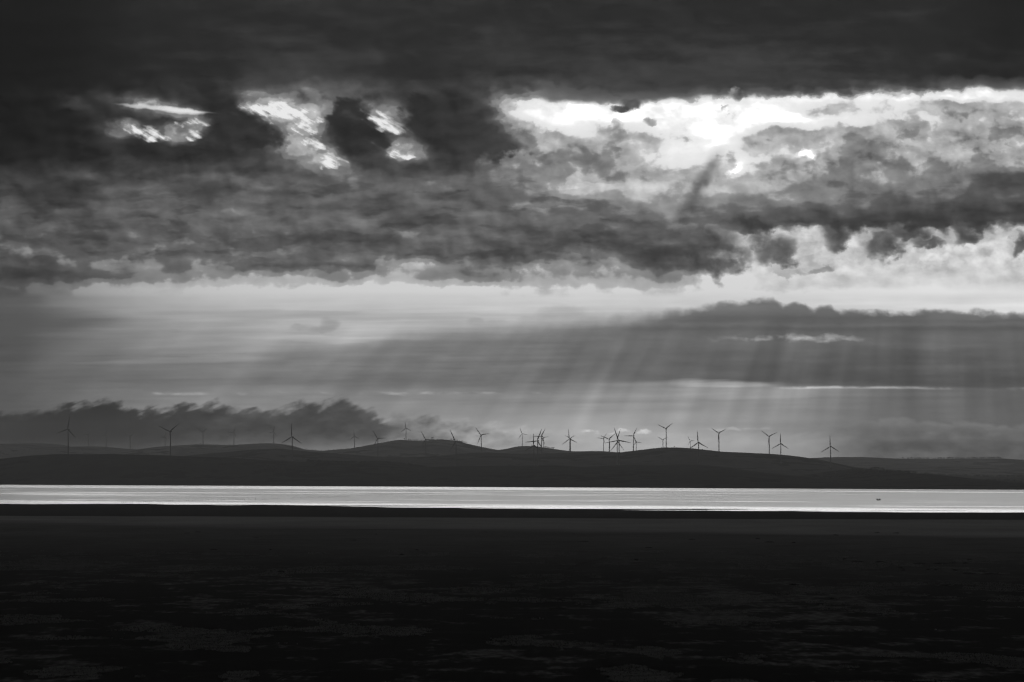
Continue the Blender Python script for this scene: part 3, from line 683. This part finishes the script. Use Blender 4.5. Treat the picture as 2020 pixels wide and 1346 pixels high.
for (hxp, hyp, byp, D, ang0, Lp, label) in TURBINES:
    ds = np.arange(D - 1300, D + 1301, 25.0); xs = (hxp - 1010) * K * ds; zs = terrain_many(xs, ds)
    i = int(np.argmin(np.abs(HOR + (CAMZ - zs) / (K * ds) - byp) + np.abs(ds - D) / 900.0))
    x, d, z = float(xs[i]), float(ds[i]), float(zs[i])
    hub_z = CAMZ - (hyp - HOR) * K * d
    th = max((hub_z - z), 62.0); bl = min(max(Lp * K * d, 40.0), 49.0)
    t = empty('wind_turbine', (x, d, z)); tag(t, label, 'wind turbine', G)
    o = link(bpy.data.objects.new('tower', me_tower), t); o.scale = (1, 1, th / 80.0)
    o = link(bpy.data.objects.new('nacelle', me_nac), t); o.location = (0, 0, th); o.rotation_euler = (0, 0, YAW)
    h = link(bpy.data.objects.new('hub', me_hub), t); h.rotation_euler = (0, 0, YAW)
    h.location = (math.sin(YAW) * 2.6, -math.cos(YAW) * 2.6, th + 0.2)
    for k in range(3):
        bo = link(bpy.data.objects.new('blade', me_blade), h); bo.location = (0, -1.7, 0)
        bo.rotation_euler = (0, math.radians(ang0 + 120 * k), 0); bo.scale = (1.1, 1.1, bl / 44.0)

# ---- trees on the ridges
def crown_arrays(seed, n=70, h=9.0, w=7.0):
    r = random.Random(seed); vs, fs = [], []
    lobes = [(r.uniform(-.32, .32) * w, r.uniform(-.32, .32) * w, h * r.uniform(.42, .82), r.uniform(.22, .36) * w) for _ in range(6)]
    for _ in range(n):
        lx, ly, lz, lr = r.choice(lobes)
        d = Vector((r.gauss(0, 1), r.gauss(0, 1), r.gauss(0, .8))).normalized() * lr * r.uniform(.55, 1.05)
        c = Vector((lx, ly, lz)) + d; s = r.uniform(.5, 1.05) * w / 8
        a = Vector((r.gauss(0, 1), r.gauss(0, 1), r.gauss(0, 1))).normalized(); b2 = a.orthogonal().normalized(); e = a.cross(b2)
        k = len(vs); vs += [tuple(c + b2 * s), tuple(c + e * s * .8), tuple(c - b2 * s * .9), tuple(c - e * s)]; fs.append((k, k + 1, k + 2, k + 3))
    return vs, fs
def trunk_arrays(seed, h=9.0):
    r = random.Random(seed + 50); vs, fs = [], []
    def limb(a, b2, ra, rb):
        a, b2 = Vector(a), Vector(b2); k = len(vs); ax = (b2 - a).normalized(); p = ax.orthogonal().normalized(); q = ax.cross(p)
        for c, rr in ((a, ra), (b2, rb)):
            for i in range(5): vs.append(tuple(c + (p * math.cos(i * 1.2566) + q * math.sin(i * 1.2566)) * rr))
        for i in range(5): fs.append((k + i, k + (i + 1) % 5, k + 5 + (i + 1) % 5, k + 5 + i))
    limb((0, 0, -.6), (0, 0, h * .45), .38, .26)
    for i in range(4):
        g = i * 1.57 + r.uniform(-.4, .4); limb((0, 0, h * r.uniform(.3, .45)), (math.cos(g) * h * .25, math.sin(g) * h * .25, h * r.uniform(.6, .8)), .2, .06)
    return vs, fs
CROWNS, TRUNKS = [], []
for i in range(5):
    for lst, (v_, f_), nm, mt in ((CROWNS, crown_arrays(i), 'crown', m_leaf), (TRUNKS, trunk_arrays(i), 'trunk', m_bark)):
        me = bpy.data.meshes.new(nm); me.from_pydata(v_, [], f_); me.materials.append(mt); me.update(); lst.append(me)
def tree(px, D, size, label, group, name='tree'):
    x = (px - 1010) * K * D; z = terrain(x, D) - 0.3
    t = empty(name, (x, D, z)); tag(t, label, 'tree', group); k = random.randrange(5)
    for nm, me in (('trunk', TRUNKS[k]), ('crown', CROWNS[k])):
        o = link(bpy.data.objects.new(nm, me), t); s = size / 9.0 * random.uniform(.9, 1.1)
        o.scale = (s * random.uniform(.9, 1.3), s, s); o.rotation_euler = (0, 0, random.uniform(0, 6.28))
def row(a, e, n, D, lo, hi, label, group):
    for i in range(n):
        tree(a + (e - a) * (i + random.uniform(.15, .85)) / n, D + random.uniform(-60, 40), random.uniform(lo, hi), label, group)
row(804, 832, 12, 22380, 7, 12, 'small tree in the row along the crest of the rounded back hill', 'trees right of the turbine on the rounded hill')
tree(798, 22360, 13, 'dark rounded bush at the foot of the turbine on the rounded back hill', None)
row(833, 850, 7, 22380, 6, 10, 'small tree by the skyline hub of the turbine before the rounded hill', 'trees in the middle of the rounded hill crest')
tree(852.5, 22380, 19, 'tallest tree on the crest of the rounded back hill', None)
tree(856, 22380, 11, 'low tree just right of the tallest tree on the rounded hill', None)
row(887, 912, 10, 22400, 8, 12, 'small tree in the row on the right shoulder of the rounded back hill', 'trees on the right shoulder of the rounded hill')
row(1074, 1094, 9, 22400, 8, 15, 'small tree on the slope right of the central turbine cluster', 'trees on the small back hill')
tree(1049.3, 22400, 11, 'single bush on the small back hill between two turbine towers', None)
row(1040, 1066, 7, 15790, 4, 7, 'low bush at the ridge line behind the two big central turbines', 'bushes behind the central turbines')
row(1302, 1311, 4, 15800, 4, 7, 'low bush at the foot of the turbine on the highest hilltop', 'bushes under the highest turbine')
tree(1330, 15800, 7, 'lone bush on the highest dark hill, right of its turbine', None)
row(1715, 1746, 9, 12190, 6, 12, 'small tree in the dark clump on the last right-hand slope', 'trees on the last right-hand slope')
row(236, 330, 14, 22420, 5, 10, 'tiny tree along the misty back ridge behind the two big left turbines', 'trees on the misty left ridge')
row(370, 520, 14, 22420, 5, 9, 'tiny tree along the back ridge below the small hazy left turbines', 'trees on the back ridge at left')
row(600, 690, 10, 22420, 5, 9, 'tiny tree in the dip of the back ridge left of the rounded hill', 'trees in the dip of the back ridge')

# woods that read as one mass
def wood(name, spots, label=None):
    vs, fs = [], []
    P = np.array([(p[0], p[1]) for p in spots]); Z = terrain_many((P[:, 0] - 1010) * K * P[:, 1], P[:, 1])
    for (px, D, size), zt in zip(spots, Z):
        x = (px - 1010) * K * D; z = float(zt) - 0.5; v_, f_ = crown_arrays(random.randrange(10 ** 6), 34, size, size * 1.15)
        k = len(vs); vs += [(a + x, b2 + D, c + z) for a, b2, c in v_]; fs += [tuple(i + k for i in f) for f in f_]
    o = mesh_obj(name, vs, fs, m_leaf); tag(o, label, 'woodland', None, 'stuff')
def scatter(n, p0, p1, d0, d1, lo, hi):
    return [(random.uniform(p0, p1), random.uniform(d0, d1), random.uniform(lo, hi)) for _ in range(n)]
wood('far_wood', scatter(200, 1868, 2200, 11700, 12150, 6, 11), 'dark belt of trees along the far shore at the right end')
wood('far_wood', scatter(240, 1600, 1870, 11000, 12100, 4, 8), 'dark scrub covering the last right-hand slope above the far shore')
wood('far_wood', scatter(160, 606, 720, 11900, 12180, 5, 9) + scatter(150, 720, 842, 11950, 12200, 5, 8), 'dark wood along the low ridge below the dip in the hills')
wood('far_wood', scatter(160, 515, 650, 11150, 11500, 4, 8), 'dark scrub just above the far shore, left of centre')
wood('far_wood', scatter(170, 1780, 1975, 26700, 27000, 6, 15), 'jagged row of trees on the far pale plateau at right')
wood('far_wood', scatter(150, 1840, 2050, 14900, 15700, 6, 10), 'grey wood behind the far shore at the right edge')

# ---- boat on the lake
m_dark = plain('dark_timber', 0.02, 0.7, 0.2, 0.3, 0.6)
bx = photo(1733, 987, CAMZ / ((987 - HOR) * K)); boat = empty('boat', (bx.x, bx.y, WATER_Z))
tag(boat, 'small dark flat boat with two raised ends, alone on the bright lake', 'boat')
sec = [(-3.7, .35, .75), (-3.0, .9, .25), (-1.2, 1.1, -.1), (1.2, 1.1, -.1), (3.0, .9, .25), (3.7, .35, .75)]
vs, fs = [], []
for (x, hw, zb) in sec: vs += [(x, -hw, 1.6), (x, -hw * .75, zb), (x, hw * .75, zb), (x, hw, 1.6), (x, hw * .8, 1.3), (x, -hw * .8, 1.3)]
for i in range(5):
    for k in range(6): fs.append((i * 6 + k, i * 6 + (k + 1) % 6, i * 6 + 6 + (k + 1) % 6, i * 6 + 6 + k))
fs += [tuple(range(6))[::-1], tuple(range(30, 36))]
mesh_obj('hull', vs, fs, m_dark, boat)
for sx in (-1, 1):
    mesh_obj('upright', [(sx * 2.3 + a, b2, c) for c, w in ((1.3, .75), (2.8, .55), (3.8, .2)) for a, b2 in ((-w, -w), (w, -w), (w, w), (-w, w))],
             [(0, 1, 5, 4), (1, 2, 6, 5), (2, 3, 7, 6), (3, 0, 4, 7), (4, 5, 9, 8), (5, 6, 10, 9), (6, 7, 11, 10), (7, 4, 8, 11), (8, 9, 10, 11), (3, 2, 1, 0)], m_dark, boat)
    mesh_obj('thwart', [(sx * .8 + a, b2, c) for c in (1.32, 1.48) for a, b2 in ((-.2, -.85), (.2, -.85), (.2, .85), (-.2, .85))],
             [(0, 1, 5, 4), (1, 2, 6, 5), (2, 3, 7, 6), (3, 0, 4, 7), (4, 5, 6, 7), (3, 2, 1, 0)], m_dark, boat)

# ---- sunken fences in the lake
def post_mesh():
    vs, fs, n = [], [], 6
    for z, r in ((-2.6, .2), (1.2, .18), (1.5, .14)): vs += [(r * math.cos(k * 1.0472), r * math.sin(k * 1.0472), z) for k in range(n)]
    for i in range(2):
        for k in range(n): fs.append((i * n + k, i * n + (k + 1) % n, (i + 1) * n + (k + 1) % n, (i + 1) * n + k))
    fs.append(tuple(range(2 * n, 3 * n)))
    me = bpy.data.meshes.new('post'); me.from_pydata(vs, [], fs); me.materials.append(m_dark); me.update(); return me
me_post = post_mesh()
def fence(a, e, n, label, keep=0.72):
    A = photo(a[0], a[1], CAMZ / ((a[1] - HOR) * K)); E = photo(e[0], e[1], CAMZ / ((e[1] - HOR) * K))
    f = empty('fence', (A.x, A.y, WATER_Z)); tag(f, label, 'fence', 'drowned fences in the lake')
    for i in range(n):
        if random.random() > keep: continue
        p = A.lerp(E, i / (n - 1)); o = link(bpy.data.objects.new('post', me_post), f)
        o.location = (p.x - A.x + random.uniform(-.5, .5), p.y - A.y, 0); o.scale = (1.9, 1.9, random.uniform(.8, 1.5)); o.rotation_euler = (random.uniform(-.1, .1), random.uniform(-.1, .1), random.uniform(0, 3))
fence((240, 991.5), (400, 988), 40, 'row of drowned fence posts in the lake nearest the shore, at far left')
fence((406, 987), (560, 984.5), 36, 'row of drowned fence posts in the lake below the small hazy left turbines')
fence((576, 983), (690, 981), 30, 'row of drowned fence posts farther out, below the big three-pointed left turbine')

# ---- scrub clumps on the lake bed
m_scrub = plain('scrub', 0.006, 1.0, 0.0, 0.3, 1.0)
def scrub_mesh(seed):
    r = random.Random(seed); vs, fs = [], []
    for _ in range(150):
        g = r.uniform(0, 6.283); q = math.sqrt(r.random()); x, y = math.cos(g) * q * .5, math.sin(g) * q * .5
        h = (0.35 + 0.65 * r.random()) * (1 - .6 * q * q); w = r.uniform(.012, .03); lx, ly = r.uniform(-.05, .05), r.uniform(-.05, .05); a = r.uniform(0, 3.14)
        k = len(vs); vs += [(x - w * math.cos(a), y - w * math.sin(a), -.1), (x + w * math.cos(a), y + w * math.sin(a), -.1), (x + lx + w * .5, y + ly, h), (x + lx - w, y + ly, h * .8)]
        fs.append((k, k + 1, k + 2, k + 3))
    me = bpy.data.meshes.new('scrub_clump'); me.from_pydata(vs, [], fs); me.materials.append(m_scrub); me.update(); return me
SCRUB = [scrub_mesh(i) for i in range(4)]
CLUMPS = [
 (1666, 1104, 10, 'small dark scrub clump at the left end of the right-hand line of clumps'), (1692, 1110, 26, 'wide dark scrub clump below the rightmost turbine'),
 (1735.5, 1110, 16, 'dark scrub clump straight below the boat'), (1815, 1113, 26, 'wide dark scrub clump in the right-hand line, first right of the boat'),
 (1855, 1112.6, 32, 'widest dark scrub clump in the right-hand line'), (1878, 1112, 20, 'dark scrub clump joined to the right of the widest clump'),
 (1913, 1105.5, 10, 'small dark scrub clump just above the right end of the right-hand line'), (1905, 1112, 12, 'dark scrub clump closing the right end of the right-hand line'),
 (1777, 1121, 12, 'upper one of two small clumps one below the other, right of the boat'), (1782, 1126, 9, 'lower one of two small clumps one below the other, right of the boat'),
 (1831, 1124.5, 8, 'left one of three small clumps under the widest clump'), (1846, 1125, 10, 'middle one of three small clumps under the widest clump'), (1883.5, 1125.5, 8, 'right one of three small clumps under the widest clump'),
 (1912, 1132.5, 28, 'long dark scrub clump low at the right, left part of the lower right streak'), (1938, 1128, 20, 'scrub clump in the upper middle of the lower right streak'), (1958, 1133, 40, 'longest scrub clump in the lower right streak, at the right edge'),
 (1730, 1051, 8, 'small clump just below the pale shore band under the boat'), (1768, 1052, 14, 'clump just below the pale shore band, right of the boat'),
 (1649, 1056, 10, 'small clump just below the pale shore band under the rightmost turbine'), (1518, 1069.7, 22, 'flat wide clump below the close pair of right-hand turbines'), (1565.6, 1070.7, 8, 'small clump right of the flat wide clump below the close turbine pair'),
 (1864, 1156.4, 15, 'dark clump alone at lower right, well below the right-hand line'), (1567, 1154, 18, 'dark clump low down below the close pair of right-hand turbines'), (1644, 1181.6, 12, 'lowest dark clump on the right side'),
 (422, 1086, 16, 'dark clump below the left hazy turbines, in the left lake bed'), (369, 1052.5, 8, 'left one of two clumps near the pale band at left'), (390, 1050, 14, 'right one of two clumps near the pale band at left'),
 (555, 1129, 18, 'dark clump lowest in the left half, below the big three-pointed turbine'), (534, 1086, 7, 'small clump above the lowest left clump'), (697, 1066, 22, 'flat wide clump below the dip of the hills'),
 (742, 1055, 6, 'tiny clump just right of the flat wide clump below the dip'), (822, 1085.5, 8, 'small clump below the rounded hill, right of another lower one'), (793, 1095, 7, 'small lower clump below the turbine on the rounded hill'),
 (955, 1050, 20, 'wide clump near the pale band below the clear dark ridge turbine'), (505, 1061, 12, 'clump near the pale band below the left hazy turbines'), (370, 1185, 12, 'dark clump far down in the left foreground'),
 (1151, 1068.5, 24, 'wide dark clump below the gap between the turbine clusters'), (1132, 1054, 6, 'tiny clump above the wide clump between the turbine clusters'), (1365, 1064.5, 13, 'clump below the slope right of the highest hilltop'),
 (1495, 1063.5, 9, 'small clump just left of the flat wide clump below the turbine pair'), (1255, 1105, 9, 'small clump in mid lake bed below the right-hand cluster'), (1280, 1081, 12, 'clump above and right of the small one below the right-hand cluster'),
 (1100, 1203, 40, 'very wide dark clump in the middle of the foreground'),
]
for i, (px, py, w, label) in enumerate(CLUMPS):
    p = on_flat(px, py); wm = w * K * p.y * 0.9
    o = link(bpy.data.objects.new('scrub_clump', SCRUB[i % 4])); o.location = (p.x, p.y, float(ground_z(np.array([p.x]), np.array([p.y]))[0]) - .1)
    o.scale = (wm, max(wm * 1.6, 14), random.uniform(.9, 1.5)); o.rotation_euler = (0, 0, random.uniform(-.25, .25))
    tag(o, label, 'scrub', 'dark scrub clumps on the lake bed')

# ---- dry grass in the foreground
m_grass = plain('dry_grass', 0.4, 1.0, 0.0, 0.8, 9.0)
N = 420000
gy_ = 960 + (2500 - 960) * rng.random(N) ** 1.7; gx_ = (rng.random(N) * 2 - 1) * (gy_ * 0.155 + 20)
keep = fbm(gx_ / 28, gy_ / 70, 71, 4, .55) + fbm(gx_ / 110, gy_ / 200, 72, 2) * 0.6 > 0.24
gx_, gy_ = gx_[keep], gy_[keep]; n = len(gx_); gz_ = ground_z(gx_, gy_)
vs = np.zeros((n, 9, 3), np.float32)
for k in range(3):
    a = rng.random(n) * 6.283; h = 0.2 + 0.35 * rng.random(n); w = 0.06 + 0.07 * rng.random(n); lean = rng.random(n) * .3; lb = rng.random(n) * 6.283
    ox = gx_ + (rng.random(n) - .5) * .5; oy = gy_ + (rng.random(n) - .5) * .5
    vs[:, 3 * k] = np.stack([ox - w * np.cos(a), oy - w * np.sin(a), gz_ - .05], -1)
    vs[:, 3 * k + 1] = np.stack([ox + w * np.cos(a), oy + w * np.sin(a), gz_ - .05], -1)
    vs[:, 3 * k + 2] = np.stack([ox + lean * np.cos(lb), oy + lean * np.sin(lb), gz_ + h], -1)
me = bpy.data.meshes.new('dry_grass'); nv = n * 9
me.vertices.add(nv); me.vertices.foreach_set('co', vs.reshape(-1)); me.loops.add(nv); me.loops.foreach_set('vertex_index', np.arange(nv, dtype=np.int32))
me.polygons.add(n * 3); me.polygons.foreach_set('loop_start', np.arange(0, nv, 3, dtype=np.int32)); me.materials.append(m_grass); me.update()
tag(link(bpy.data.objects.new('dry_grass', me)), 'pale dry grass in patches across the dark foreground', 'grass', None, 'stuff')
